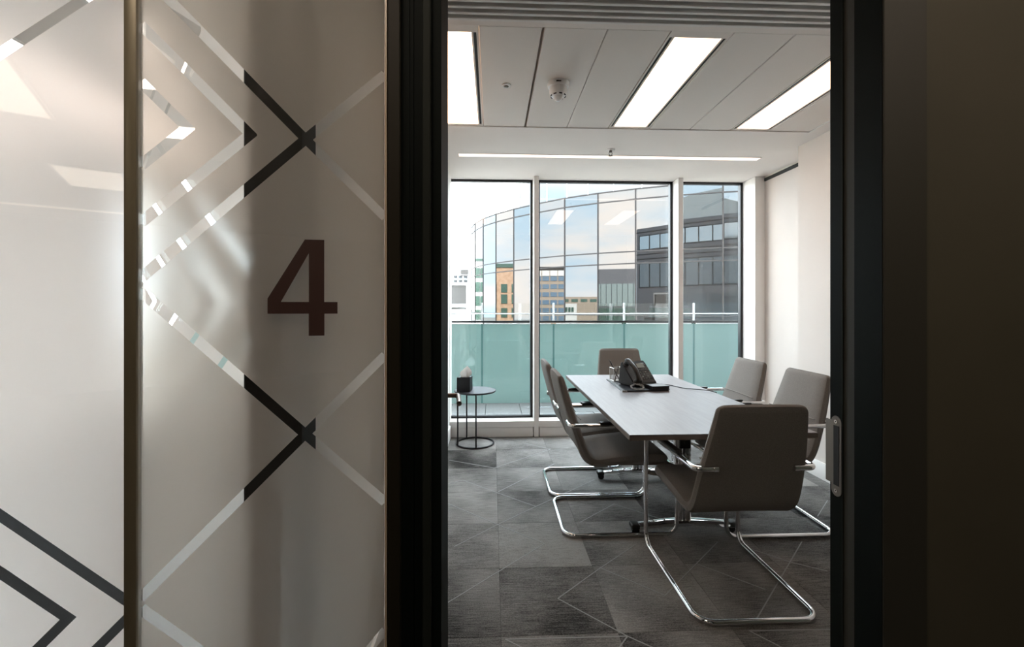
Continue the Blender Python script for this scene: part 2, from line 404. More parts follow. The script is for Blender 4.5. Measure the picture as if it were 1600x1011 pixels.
# smoke detector
t = empty('smoke_detector', (.392, 2.685, ZC)); tag(t, 'white domed smoke detector on a grey ceiling panel', 'detector')
MB().lathe([(0, .002), (.066, .002), (.066, -.010), (.061, -.022), (.054, -.026)], n=32).build('base', M['detector'], t)
b_ = MB().lathe([(0, -.02), (.053, -.02), (.052, -.055), (.047, -.070), (.036, -.078), (0, -.078)], n=32).build('body', M['detector'], t)
MB().lathe([(0, -.076), (.028, -.076), (.026, -.086), (.018, -.098), (.008, -.104), (0, -.104)], n=24).build('sensor_dome', M['detector'], t)
for k in range(8):
    a = 2 * PI * k / 8 + .2
    m = MB(); m.box(-.009, .009, -.002, .002, -.003, .003); m.xf(Matrix.Translation((.0435 * math.cos(a), .0435 * math.sin(a), -.0735)) @ Matrix.Rotation(a + PI / 2, 4, 'Z'))
    m.build('vent_slot', M['slot_black'], b_)
m = MB(); m.box(-.020, .008, -.0655, -.058, -.016, -.010); m.build('label_slot', M['slot_black'], t)
# little sensor
t = empty('ceiling_sensor', (.085, 2.72, ZC)); tag(t, 'small round white sensor with grey eye on ceiling panel', 'sensor')
MB().lathe([(0, .002), (.027, .002), (.027, -.003), (.021, -.007), (.016, -.005), (0, -.005)], n=24).build('ring', M['detector'], t)
MB().lathe([(0, -.004), (.014, -.004), (.012, -.010), (0, -.012)], n=20).build('eye', M['steel'], t)
# sprinkler
t = empty('sprinkler_head', (1.0, 3.80, ZC)); tag(t, 'small pendant fire sprinkler above the strip light', 'sprinkler')
MB().lathe([(0, .002), (.038, .002), (.038, -.003), (.030, -.008), (0, -.008)], n=24).build('rose', M['white_metal'], t)
s = MB(); s.cyl((0, 0, -.006), (0, 0, -.022), .012); s.tube([(-.010, 0, -.02), (-.015, 0, -.034), (-.004, 0, -.05)], .0028, 6); s.tube([(.010, 0, -.02), (.015, 0, -.034), (.004, 0, -.05)], .0028, 6)
s.build('yoke', M['steel'], t)
MB().lathe([(0, -.050), (.016, -.050), (.018, -.053), (0, -.053)], n=18).build('deflector', M['steel'], t)

# ------------------------------------------------------------------ window wall
SILL = .16
MULL = [(-1.08, -1.03), (.425, .474), (1.916, 1.968)]
def window(n, x0, x1, z1=ZC + .005):
    r = empty('window_%d' % n, ((x0 + x1) / 2, YG, SILL)); tag(r, None, None, None, 'structure'); og = r.location
    g = MB(); q = .012
    for a in ((x0, x0 + .026, SILL, z1), (x1 - .026, x1, SILL, z1), (x0, x1, SILL, SILL + .022), (x0, x1, z1 - .026, z1)):
        g.box(a[0], a[1], YG - .02, YG + .03, a[2], a[3])
    g.build('gasket', M['gasket'], r, og)
    MB().box(x0 + .02, x1 - .02, YG, YG + .012, SILL + .015, z1 - .02).build('glass_pane', M['glass'], r, og)
window(1, -1.03, .425); window(2, .474, 1.916); window(3, 1.968, 2.68); window(4, -2.53, -1.08); window(5, -4.0, -2.58)
k = 1
def trim(mb, parent=None):
    global k
    o = mb.build('trim_%d' % k, M['white_metal'], parent, kind='structure'); k += 1; return o
for a, b in MULL + [(-2.58, -2.53)]: trim(MB().box(a, b, YF, YG + .05, 0, ZC, .003, 1))
trim(MB().box(2.68, XR2 + .01, YF - .08, YG + .05, 0, ZC, .003, 1))
sx = [(-4.0, -2.58), (-2.53, -1.08), (-1.03, .425), (.474, 1.916), (1.968, 2.68)]
for a, b in sx:
    trim(MB().box(a, b, YF + .004, YG + .05, .098, SILL, .002, 1))
    trim(MB().box(a + .008, b - .008, YF + .010, YG + .05, 0, .095, .003, 1))
trim(MB().box(XL - .09, XL + .004, 4.58, YG + .03, 0, ZC, .002, 1))

# ------------------------------------------------------------------ door: jambs, strike plate, opened leaf with lever
d1 = empty('door_1', (.37, 1.0, 0)); tag(d1, 'black framed doorway with its dark door leaf opened inward', None, None, 'structure'); og = d1.location
ZT = ZC - .001
MB().box(-.2215, -.2175, .948, .962, 0, ZT).build('edge_line', M['bead'], d1, og)
MB().box(-.2170, -.1905, .950, YD1, 0, ZT, .002, 1).build('door_jamb', M['bronze'], d1, og)
m = MB(); m.box(-.1905, -.1446, .966, YD1, 0, ZT); m.box(-.176, -.174, .963, .97, 0, ZT); m.box(-.167, -.165, .963, .97, 0, ZT)
m.build('door_jamb', M['black'], d1, og)
MB().box(-.1446, -.1275, .948, YD1, 0, ZT, .002, 1).build('door_stop', M['frame_grey'], d1, og)
MB().box(-.1275, -.1069, .962, YD1, 0, ZT).build('door_jamb', M['black'], d1, og)
MB().box(.848, .93, 1.066, YD1, 0, ZT).build('door_jamb', M['black'], d1, og)
MB().box(.8475, .8525, 1.0645, 1.0665, 0, ZT).build('edge_line', M['frame_grey'], d1, og)  # lighter strip standing in for the highlight along the jamb edge
m = MB(); m.box(.8525, .93, 1.03, 1.066, 0, ZT); m.box(.8495, .93, .955, 1.031, 0, ZT)
m.build('door_jamb', M['black'], d1, og)
MB().box(-.107, .8505, .97, YD1, 2.55, ZT).build('door_head', M['black'], d1, og)
# strike plate on the right jamb
def stadium(y0, y1, z0, z1, n=10):
    r = (y1 - y0) / 2; c = (y0 + y1) / 2; P = []
    for i in range(n + 1): a = PI * i / n; P.append((c + r * math.cos(a), z1 - r + r * math.sin(a)))
    for i in range(n + 1): a = PI + PI * i / n; P.append((c + r * math.cos(a), z0 + r + r * math.sin(a)))
    return P
sp = MB(); sp.prism(stadium(1.0675, 1.1005, .861, 1.059), .0015, 'yz', .8468)
sp.box(.8462, .8478, 1.085, 1.118, .890, 1.046); sp.box(.8462, .852, 1.1165, 1.118, .890, 1.046)
spo = sp.build('strike_plate', M['steel'], d1, og, smooth=False); tag(spo, 'brushed steel strike plate')
MB().box(.8458, .8468, 1.0745, 1.0915, .888, 1.035).build('bolt_slot', M['slot_black'], spo)
spo.children[-1].location = -Vector(og)
for z in (1.045, .875):
    sc = MB().cyl((.8452, 1.084, z), (.847, 1.084, z), .0045, n=14).build('screw', M['screw'], spo); sc.location = -Vector(og)
    s2 = MB().cyl((.8449, 1.084, z), (.8453, 1.084, z), .0018, n=6); s2 = s2.build('screw_socket', M['slot_black'], spo); s2.location = -Vector(og)
# leaf
lm = MB()
for a in ((1.118, 1.20, .008, 2.54), (2.02, 2.11, .008, 2.54), (1.20, 2.02, .008, .11), (1.20, 2.02, 2.45, 2.54)): lm.box(-.255, -.213, a[0], a[1], a[2], a[3], .002, 1)
lf = lm.build('door_leaf', M['bronze'], d1, og)
lg_ = MB().box(-.239, -.229, 1.19, 2.03, .10, 2.46).build('door_glass', M['glass_partition'], lf); lg_.location = -Vector(og)
hd = MB(); hd.cyl((-.213, 2.06, .926), (-.205, 2.06, .926), .026, n=28)
hd.tube(fillet([(-.208, 2.06, .926), (-.153, 2.06, .926), (-.136, 1.885, .926)], .012), .0105, 16)
ho = hd.build('lever_handle', M['handle'], lf); ho.location = -Vector(og); tag(ho, 'bronze lever handle')

# ------------------------------------------------------------------ frosted glazing left of the door, turned 16 degrees
wp = empty('window_6', (-.222, .95, 0), R(16.2)); tag(wp, 'frosted glass partition with clear diamond lines and a brown room number', None, None, 'structure')
GH = ZC
def glazing(x0, x1, name, segs, mat, wdt, y=.0065):
    MB().box(x0, x1, -.005, .005, .01, GH).build('glass_pane', M['glass_partition'], wp)
    bm = bmesh.new(); vs_ = [bm.verts.new(p) for p in ((x0, 0, .01), (x1, 0, .01), (x1, 0, GH), (x0, 0, GH))]; bm.faces.new(vs_)
    S = []
    for (a, b, ea, eb) in segs:
        a, b = Vector((a[0], 0, a[1])), Vector((b[0], 0, b[1])); d = (b - a).normalized(); n = Vector((-d.z, 0, d.x))
        a = a - d * ea; b = b + d * eb; S.append((a, b, d, n))
        for co, no in ((a + n * wdt / 2, n), (a - n * wdt / 2, n), (a, d), (b, d)):
            bmesh.ops.bisect_plane(bm, geom=bm.verts[:] + bm.edges[:] + bm.faces[:], plane_co=co, plane_no=no, dist=1e-6)
    kill = []
    for f in bm.faces:
        c = f.calc_center_median()
        for a, b, d, n in S:
            if abs((c - a).dot(n)) < wdt / 2 and 0 < (c - a).dot(d) < (b - a).length: kill.append(f); break
    bmesh.ops.delete(bm, geom=kill, context='FACES')
    bmesh.ops.translate(bm, verts=bm.verts, vec=(0, y, 0))
    o = MB(); o.bm.free(); o.bm = bm
    return o.build(name, mat, wp, smooth=False)
def chain(pts, ext=.0):
    r = []
    for i in range(len(pts) - 1): r.append((pts[i], pts[i + 1], ext if i == 0 else .0075, ext if i == len(pts) - 2 else .0075))
    return r
W_ = .0185
right = chain([(-.42, 1.9295), (-.1502, 1.6593), (.001, 1.5145)]) + chain([(.001, 1.812), (-.1502, 1.6593), (-.4215, 1.378)]) \
    + chain([(-.4215, 1.358), (-.1509, 1.0769), (.001, .9216)]) + chain([(.001, 1.2272), (-.1509, 1.0769), (-.4215, .8075)]) \
    + chain([(-.42, 1.8324), (-.2466, 1.6572), (-.42, 1.4783)]) + chain([(-.42, 1.7302), (-.3485, 1.6564), (-.42, 1.5805)]) \
    + chain([(-.42, .79), (-.15, .5), (.001, .345)]) + chain([(.001, .655), (-.15, .5), (-.42, .225)]) + chain([(-.42, 2.52), (-.15, 2.24), (.001, 2.085)]) + chain([(.001, 2.395), (-.15, 2.24), (-.42, 1.96)])
left = chain([(-.98, 1.361), (-.66, 1.696), (-.437, 1.926)]) + chain([(-.98, 1.361), (-.70, 1.076), (-.437, .8043)]) + chain([(-.437, .7795), (-.74, .478), (-1.02, .2)]) \
    + chain([(-.90, 1.185), (-.6078, .8864), (-.5222, .795), (-.85, .46)])
glazing(-.4187, -.0012, 'frosted_film', right, M['film'], W_)
glazing(-1.85, -.4387, 'frosted_film', left, M['film_bright'], .0165)
MB().box(-.4385, -.4188, -.012, .016, 0, GH, .004, 2).build('post', M['post'], wp)
MB().box(-1.87, -1.85, -.012, .05, 0, GH).build('post', M['black'], wp)
MB().box(-1.86, -.0012, -.014, .03, GH - .04, GH).build('head_rail', M['black'], wp)
MB().box(-1.86, -.0012, -.014, .03, 0, .035).build('sill_rail', M['black'], wp)
# second frosted screen, standing askew in the next room behind the joint
ws = empty('window_7', (-.535, 1.03, 0), math.atan2(.626, -.78) - PI); tag(ws, 'second frosted glass screen with nested chevrons behind the first', None, None, 'structure')
_wp = wp; wp = ws
sc_seg = []
for a_ in (.64, .40, .17): sc_seg += chain([(-.80, 1.345 + (.80 - a_) * .62), (-a_, 1.345), (-.80, 1.345 - (.80 - a_) * .62)])
sc_seg += chain([(-.80, 1.95), (-.02, 1.40)]) + chain([(-.80, .74), (-.02, 1.29)])
for a_ in (.55, .30): sc_seg += chain([(-.80, 2.05 + (.80 - a_) * .62), (-a_, 2.05), (-.80, 2.05 - (.80 - a_) * .62)])
glazing(-.80, 0.0, 'frosted_film', sc_seg, M['film_screen'], .020)
MB().box(-.012, .0, -.008, .008, .01, GH).build('edge_strip', M['slot_black'], ws)
wp = _wp
# room number
F = [(-.1502, 1.4593), (-.1153, 1.4600), (-.1153, 1.3376), (-.0908, 1.3376), (-.0908, 1.3146), (-.1150, 1.3146), (-.1150, 1.2715), (-.1433, 1.2715), (-.1433, 1.3148), (-.2152, 1.3150), (-.2152, 1.3440)]
T = [(-.1431, 1.4330), (-.1925, 1.3376), (-.1431, 1.3376)]
m = MB(); bm = m.bm
def quadp(pl):
    lo = [bm.verts.new((x, -.0062, z)) for x, z in pl]; bm.faces.new(lo)
quadp([F[0], F[1], F[2], T[2], T[0]]); quadp([F[2], F[3], F[4], F[5], F[6], F[7], F[8], F[9], F[10], T[1], T[2]]); quadp([F[0], T[0], T[1], F[10]])
bmesh.ops.remove_doubles(bm, verts=bm.verts, dist=1e-5)
bmesh.ops.solidify(bm, geom=bm.faces[:], thickness=.0008)
nu = m.build('room_number', M['numeral'], wp, smooth=False); tag(nu, 'brown numeral four')

# ------------------------------------------------------------------ corridor this side of the door
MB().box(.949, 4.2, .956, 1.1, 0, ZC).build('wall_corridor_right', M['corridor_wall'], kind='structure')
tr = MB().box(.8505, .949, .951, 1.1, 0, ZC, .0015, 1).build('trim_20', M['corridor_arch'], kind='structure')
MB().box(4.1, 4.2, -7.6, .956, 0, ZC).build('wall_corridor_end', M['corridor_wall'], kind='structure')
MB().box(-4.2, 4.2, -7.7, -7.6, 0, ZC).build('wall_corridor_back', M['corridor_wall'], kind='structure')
MB().box(-4.2, -4.1, -7.7, 4.9, 0, ZC).build('wall_next_room_far', M['wall'], kind='structure')
MB().box(-4.1, -2.0, .36, .42, 0, ZC).build('wall_next_room_front', M['wall'], kind='structure')
MB().box(-4.2, 4.2, -7.7, 1.0, -.3, -.004).build('floor_corridor', M['carpet_base'], kind='structure')
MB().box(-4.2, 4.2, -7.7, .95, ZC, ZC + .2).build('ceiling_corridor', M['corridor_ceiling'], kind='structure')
MB().box(-4.2, XL - .09, .95, 4.72, -.3, -.004).build('floor_next_room', M['next_floor'], kind='structure')
MB().box(-4.2, XL - .09, .95, 4.85, ZC, ZC + .2).build('ceiling_next_room', M['ceiling'], kind='structure')
def panel_light(x, y, lx, ly, mat, label, group=None):
    t = empty('ceiling_light', (x, y, ZC)); tag(t, label, 'ceiling light', group)
    MB().box(-lx / 2, lx / 2, -ly / 2, ly / 2, -.006, .01).build('diffuser', mat, t)
    f = MB(); q = .02
    for a in ((-lx / 2 - q, lx / 2 + q, -ly / 2 - q, -ly / 2), (-lx / 2 - q, lx / 2 + q, ly / 2, ly / 2 + q), (-lx / 2 - q, -lx / 2, -ly / 2, ly / 2), (lx / 2, lx / 2 + q, -ly / 2, ly / 2)):
        f.box(a[0], a[1], a[2], a[3], -.008, .008)
    f.build('frame', M['white_metal'], t)
for x, q in ((-3.4, 'farthest from the meeting room'), (-2.5, 'second farthest from the meeting room'), (-1.6, 'second nearest the meeting room'), (-.9, 'nearest the meeting room wall')):
    panel_light(x, 2.6, .28, 1.2, M['fill_next'], 'added fill light in the next room behind frosted glass, ' + q, 'added next room fill lights')
for x, y, lx, ly, lab in ((-1.62, -2.1, .5, 1.0, 'corridor ceiling light panel at left, nearest the frosted glass'), (-1.40, -4.5, .5, .9, 'corridor ceiling light panel at left, second from the frosted glass'),
                          (-2.0, -6.6, 1.5, .12, 'long thin corridor strip light at the far end'),
                          (2.3, -2.1, .5, 1.0, 'added corridor fill light at right, nearest the doorway'), (2.3, -4.5, .5, .9, 'added corridor fill light at right, second from the doorway')):  # right pair added for even light, clear of the glass reflection
    panel_light(x, y, lx, ly, M['diffuser_corr'], lab, 'corridor light panels')
for x, lab in ((-.45, 'added fill light just before the frosted glass, above the room number'), (1.25, 'added fill light just before the doorway, right of it')):
    panel_light(x, .15, .6, .3, M['fill_door'], lab, 'corridor light panels')

# ================================================================== FURNITURE
# ------------------------------------------------------------------ meeting table
TX0, TX1, TY0, TY1, TZ = .638, 1.542, 2.085, 3.92, .73
t = empty('meeting_table', ((TX0 + TX1) / 2, (TY0 + TY1) / 2, 0)); og = t.location
tag(t, 'rectangular grey wood meeting table on chrome T-shaped legs', 'table')
MB().box(TX0 + .001, TX1 - .001, TY0 + .001, TY1 - .001, TZ - .004, TZ, .001, 1).build('table_top', M['table_top'], t, og)
MB().box(TX0, TX1, TY0, TY1, TZ - .026, TZ - .004).build('edge_band', M['table_edge'], t, og)
for cy_ in (2.62, 3.46):
    cx_ = 1.12
    ft = MB()
    prof = [(-.30, .050, .020), (-.27, .052, .030), (-.1, .068, .036), (0, .072, .040), (.1, .068, .036), (.27, .052, .030), (.30, .050, .020)]
    rings = []
    for x, z, wd in prof: rings.append([Vector((cx_ + x, cy_ + a, z + b)) for a, b in ((-wd, -.016), (wd, -.016), (wd, .002), (wd * .7, .008), (-wd * .7, .008), (-wd, .002))])
    ft.loft(rings); fo = ft.build('foot', M['chrome'], t, og)
    for sx_ in (-1, 1):
        e = MB(); e.box(cx_ + sx_ * .262, cx_ + sx_ * .315, cy_ - .032, cy_ + .032, .034, .064, .010, 3); e = e.build('end_cap', M['plastic'], fo); e.location = -Vector(og)
        c = MB(); c.cyl((cx_ + sx_ * .285, cy_ - .012, .0225), (cx_ + sx_ * .285, cy_ + .012, .0225), .0225, n=20); c.cyl((cx_ + sx_ * .285, cy_, .03), (cx_ + sx_ * .285, cy_, .05), .008, n=10)
        c = c.build('castor', M['plastic'], fo); c.location = -Vector(og)
    lg = MB(); lg.cyl((cx_ - .022, cy_, .06), (cx_ - .022, cy_, .69), .0225, n=24); lg.cyl((cx_ + .022, cy_, .06), (cx_ + .022, cy_, .69), .0225, n=24)
    lg.build('column', M['chrome'], t, og)
    bk = MB(); bk.box(cx_ - .030, cx_ + .034, cy_ - .028, cy_ + .028, .50, .70, .004, 1); bk.cyl((cx_ + .004, cy_ - .032, .54), (cx_ + .004, cy_ - .02, .54), .011, n=14)
    bk.box(cx_ - .27, cx_ + .27, cy_ - .03, cy_ + .03, .685, .7035, .003, 1)
    bk.box(cx_ - .30, cx_ - .24, cy_ - .05, cy_ + .05, .690, .7035)
    bk.box(cx_ + .24, cx_ + .30, cy_ - .05, cy_ + .05, .690, .7035)
    bk.build('fold_bracket', M['plastic'], t, og)
MB().box(1.10, 1.14, 2.64, 3.44, .655, .69, .003, 1).build('under_beam', M['plastic'], t, og)
for x in (.70, 1.48):
    for y in (2.14, 3.86): MB().cyl((x, y, .692), (x, y, .7035), .018, n=14).build('spacer', M['plastic'], t, og)

# ------------------------------------------------------------------ cantilever chair (faces +y)
def ring_sec(c, tdir, ndir, hw, th, n_corner=4, dish=0.0):
    """rounded slab section across x: centre c, half width hw, thickness th along ndir"""
    r = th * .46; P = []
    NX = 6
    top = [(-(hw - r) + (2 * (hw - r)) * i / NX) for i in range(NX + 1)]
    for x in top: P.append((x, th / 2))
    for k in range(1, n_corner): a = PI / 2 - PI * k / n_corner; P.append((hw - r + r * math.cos(a), r * math.sin(a) * (th / 2) / r))
    for x in reversed(top): P.append((x, -th / 2))
    for k in range(1, n_corner): a = -PI / 2 - PI * k / n_corner; P.append((-(hw - r) + r * math.cos(a), r * math.sin(a) * (th / 2) / r))
    return [c + Vector((x, 0, 0)) + ndir * (h + dish * (x / max(hw, 1e-3)) ** 2) for x, h in P]
def slab(path, closed_r=.03):
    """path: list of (y,z,halfwidth,thickness,dish)"""
    m = MB(); rings = []
    for i, (y, z, hw, th, dish) in enumerate(path):
        a = path[max(i - 1, 0)]; b = path[min(i + 1, len(path) - 1)]
        td = Vector((0, b[0] - a[0], b[1] - a[1])).normalized(); nd = Vector((0, -td.z, td.y))   # normal
        rings.append(ring_sec(Vector((0, y, z)), td, nd, hw, th, dish=dish))
    return m.loft(rings)
def resample(keys, n):
    """Catmull-Rom through keys"""
    res = []; K = [keys[0]] + keys + [keys[-1]]
    for i in range(1, len(K) - 2):
        for s in range(n):
            u = s / n; p0, p1, p2, p3 = K[i - 1], K[i], K[i + 1], K[i + 2]
            res.append(tuple(.5 * ((2 * b) + (c - a) * u + (2 * a - 5 * b + 4 * c - d) * u * u + (-a + 3 * b - 3 * c + d) * u ** 3) for a, b, c, d in zip(p0, p1, p2, p3)))
    res.append(keys[-1]); return res
def make_chair():
    t = empty('conference_chair')
    # seat runs from the front edge back into the bend
    seat = resample([(.285, .428, .225, .034, 0), (.262, .436, .236, .058, 0), (.20, .440, .241, .066, 0), (.08, .434, .243, .064, 0), (-.04, .424, .244, .060, 0), (-.115, .417, .244, .056, .002), (-.152, .424, .244, .053, .004)], 3)
    slab([(.298, .424, .205, .016, 0)] + seat).build('seat', M['fabric'], t)
    back = resample([(-.152, .424, .244, .053, .004), (-.182, .448, .243, .053, .006), (-.205, .492, .241, .053, .008), (-.232, .575, .236, .053, .010), (-.268, .69, .224, .052, .010), (-.302, .80, .209, .048, .008), (-.322, .868, .199, .044, .006), (-.330, .895, .195, .040, .005)], 3)
    top = []
    for dz, hw in ((.010, .190), (.017, .182), (.0215, .170)): top.append((-.330 - dz * .30, .895 + dz, hw, .040 - dz * .9, .005))
    slab(back + top).build('backrest', M['fabric'], t)
    # stitched seam round the lower back
    m = MB(); m.tube([(-.213, -.2235, .665), (-.1, -.2305, .665), (0, -.2325, .665), (.1, -.2305, .665), (.213, -.2235, .665)], .0032, 6)
    m.build('seam', M['fabric'], t)
    X = .262; r = .0125
    pts = [(-.175, -.290, .64), (-X, -.292, .64), (-X, .328, .64), (-X, .328, r), (-X, -.325, r), (X, -.325, r), (X, .328, r), (X, .328, .64), (X, -.292, .64), (.175, -.290, .64)]
    rad = [0, .032, .045, .065, .075, .075, .065, .045, .032, 0]
    f = MB(); f.tube(fillet(pts, rad, 7), r, 12)
    f.build('frame', M['chrome'], t)
    for s in (-1, 1):
        a = MB(); a.box(s * X - .016, s * X + .016, -.12, .262, .651, .664, .005, 2); a.build('arm_pad', M['pad_arm'], t)
        c = MB(); c.cyl((s * .165, -.290, .64), (s * .185, -.290, .64), .0145, n=14); c.box(s * .185 - .012, s * .185 + .012, -.285, -.266, .628, .652)
        c.build('arm_fixing', M['chrome'], t)
    br = MB(); br.tube([(-X, .328, .40), (-.20, .30, .397), (.20, .30, .397), (X, .328, .40)], .009, 8)
    br.box(-.20, -.16, .02, .31, .388, .402); br.box(.16, .20, .02, .31, .388, .402)
    br.build('seat_bracket', M['steel'], t)
    return t
chair = make_chair()
CH = [(1.120, 2.175, 0, 'taupe armchair at the near end of the table, its back to the viewer'),
      (.740, 2.850, -PI / 2, 'taupe armchair on left table side, nearer of the two'),
      (.735, 3.402, -PI / 2, 'taupe armchair on left table side, farther one partly hidden behind the nearer'),
      (1.230, 4.030, PI, 'taupe armchair at the far end of table, facing the viewer before the window'),
      (1.660, 2.795, PI / 2, 'taupe armchair on right table side, nearer one, cut by the door frame'),
      (1.655, 3.420, PI / 2, 'taupe armchair on right table side, farther one before the white wall')]
for i, (x, y, rz, lab) in enumerate(CH):
    c = chair if i == 0 else copy_tree(chair)
    c.location = (x, y, 0); c.rotation_euler = (0, 0, rz); tag(c, lab, 'chair', 'chairs around the meeting table')

# ------------------------------------------------------------------ side table + tissue box
t = empty('side_table', (-.165, 4.40, 0)); tag(t, 'small round black side table with wire ring base by the window', 'table')
MB().lathe([(0, .503), (.196, .503), (.2, .507), (.2, .515), (.196, .519), (0, .519)], n=48).build('table_top', M['table_black'], t)
m = MB(); m.tube([(.178 * math.cos(2 * PI * k / 48), .178 * math.sin(2 * PI * k / 48), .0085) for k in range(48)], .0085, 8, True); m.build('base_ring', M['black_metal'], t)
for a in (R(205), R(120), R(275)):
    m = MB(); x, y = .178 * math.cos(a), .178 * math.sin(a)
    m.tube(fillet([(x, y, .006), (x, y, .498), (x * .4, y * .4, .498)], .02), .0075, 10); m.build('leg', M['black_metal'], t)
t = empty('tissue_box', (-.262, 4.37, .519)); t.rotation_euler.z = R(-9); tag(t, 'black cube tissue box with white tissue standing on side table', 'tissue box')
b = MB(); b.box(-.063, .063, -.063, .063, 0, .006); b.box(-.063, -.059, -.063, .063, 0, .132); b.box(.059, .063, -.063, .063, 0, .132); b.box(-.063, .063, -.063, -.059, 0, .132); b.box(-.063, .063, .059, .063, 0, .132)
b.box(-.063, -.028, -.063, .063, .128, .132); b.box(.028, .063, -.063, .063, .128, .132); b.box(-.03, .03, -.063, -.022, .128, .132); b.box(-.03, .03, .022, .063, .128, .132)
b.build('box', M['black_metal'], t)
bm = MB(); rr = random.Random(7); rings = []
for j in range(7):
    h = j / 6; ring = []
    for q in range(16):
        a = 2 * PI * q / 16; fold = 1 + .35 * math.sin(a * 4 + j * .5)
        rx = (.020 + .030 * math.sin(h * 2.4)) * fold * (1 - .75 * h ** 3); ry = .013 * fold * (1 - .7 * h)
        ring.append(Vector((rx * math.cos(a) + .022 * h, ry * math.sin(a), .11 + .115 * h + .012 * math.sin(a + .4) * h)))
    rings.append(ring)
bm.loft(rings); bm.build('tissue', M['paper'], t)

# ------------------------------------------------------------------ things on the table
Z = TZ
t = empty('desk_pad', (1.07, 3.37, Z)); tag(t, 'flat black leather desk pad with metal corners lying under the telephone', 'desk pad')
m = MB(); m.prism([(-.165, -.245), (.178, -.215), (.150, .29), (-.145, .275)], .009, 'xy', .0005); m.build('cover', M['leather'], t)
m = MB(); m.prism([(-.158, -.236), (-.148, -.235), (-.130, .265), (-.139, .265)], .0015, 'xy', .0094); m.build('edge_strip', M['plastic_key'], t)
for (x, y, sx_, sy_) in ((-.165, -.245, 1, 1), (.178, -.215, -1, 1)):
    m = MB(); m.prism([(x - .001 * sx_, y - .001), (x + .035 * sx_, y + .001), (x + .004 * sx_, y + .034)], .0105, 'xy', .0002); m.build('corner', M['screw'], t)
t = empty('notebook', (1.185, 3.20, Z + .0098)); t.rotation_euler.z = R(10); tag(t, 'thick black notebook lying on the desk pad beside the telephone', 'notebook')
m = MB(); m.box(-.075, .06, -.055, .05, 0, .003); m.box(-.075, .06, -.055, .05, .023, .026); m.box(-.075, -.072, -.055, .05, 0, .026); m.build('cover', M['leather'], t)
m = MB(); m.box(-.072, .057, -.052, .047, .003, .023); m.build('pages', M['plastic'], t)
# pen pot
t = empty('pen_pot', (.985, 3.555, Z + .0098)); t.rotation_euler.z = R(8); tag(t, 'square wire mesh pen pot standing behind the telephone handset', 'pen holder')
m = MB(); hw = .041; H_ = .10
for z in (.003, H_):
    m.tube([(-hw, -hw, z), (hw, -hw, z), (hw, hw, z), (-hw, hw, z)], .003, 6, True)
for x, y in ((-hw, -hw), (hw, -hw), (hw, hw), (-hw, hw)): m.cyl((x, y, 0), (x, y, H_), .0028, n=8)
m.build('frame', M['screw'], t)
mesh_ = MB()
for q in range(1, 9):
    p = -hw + 2 * hw * q / 9
    for s in (-1, 1):
        mesh_.cyl((p, s * hw, .003), (p, s * hw, H_), .0008, n=4); mesh_.cyl((s * hw, p, .003), (s * hw, p, H_), .0008, n=4)
for q in range(1, 10):
    z = H_ * q / 10
    for s in (-1, 1):
        mesh_.cyl((-hw, s * hw, z), (hw, s * hw, z), .0008, n=4); mesh_.cyl((s * hw, -hw, z), (s * hw, hw, z), .0008, n=4)
mesh_.box(-hw, hw, -hw, hw, .001, .003)
mesh_.build('wire_mesh', M['steel'], t, kind='stuff')
def pen(p0, p1, mat, lab):
    p0, p1 = Vector(p0), Vector(p1); o = empty('pen', p0); tag(o, lab, 'pen', 'pens in the wire pot'); d = p1 - p0
    MB().cyl((0, 0, 0), d * .9, .0045, n=12).build('barrel', mat, o)
    MB().cyl(d * .9, d, .0042, .0015, n=12).build('tip', M['plastic_key'], o)
    return o
bz = Z + .0135
pen((1.002, 3.535, bz + .001), (.928, 3.575, bz + .165), M['plastic'], 'black pen leaning steeply left out of the wire pot')
pen((.967, 3.54, bz + .001), (1.005, 3.575, bz + .112), M['plastic'], 'dark pen upright in the wire pot near the telephone')

# telephone: wedge base facing the camera side, handset on its left
t = empty('desk_telephone', (1.085, 3.36, Z + .0098)); t.rotation_euler.z = R(24)
tag(t, 'black corded desk telephone standing on the pad at the table centre', 'telephone')
# wedge: face slopes from front (low) to rear (high)
FA = R(47)
def face_pt(u, v, h=0):    # u across, v up the face, h out of the face
    return Vector((u, -.085 + v * math.cos(FA) - h * math.sin(FA), .028 + v * math.sin(FA) + h * math.cos(FA)))
m = MB()
prof = [(-.088, .006), (-.088, .026), (.050, .171), (.066, .165), (.070, .12), (.088, .03), (.088, .006)]
m.prism([(a, b) for a, b in prof], .215, 'yz', -.105)
bmesh.ops.bevel(m.bm, geom=m.bm.edges[:], offset=.005, segments=2, affect='EDGES')
m.build('body', M['plastic'], t)
rot = Matrix.Rotation(FA, 4, 'X')
def on_face(mb, u, v, h=.001): return mb.xf(Matrix.Translation(face_pt(u, v, h)) @ rot)
on_face(MB().box(-.045, .045, -.026, .026, -.002, .003, .003, 2), .045, .148).build('screen_bezel', M['plastic'], t)
on_face(MB().box(-.033, .033, -.019, .019, 0, .0042), .042, .149).build('screen', M['screen'], t)
on_face(MB().box(-.066, .066, -.056, .092, -.003, .0012, .003, 1), .040, .085).build('face_plate', M['leather'], t)
for r_ in range(4):
    for c_ in range(3):
        on_face(MB().box(-.0065, .0065, -.0045, .0045, 0, .004, .0012, 1), .010 + c_ * .024, .090 - r_ * .019).build('key', M['plastic_key'] if (r_ + c_) % 2 else M['screen'], t)
for c_ in range(4): on_face(MB().box(-.006, .006, -.003, .003, 0, .0035), .012 + c_ * .021, .115).build('soft_key', M['plastic_key'], t)
for r_ in range(5): on_face(MB().box(-.0045, .0045, -.005, .005, 0, .0035), .095, .158 - r_ * .024).build('line_key', M['plastic_key'], t)
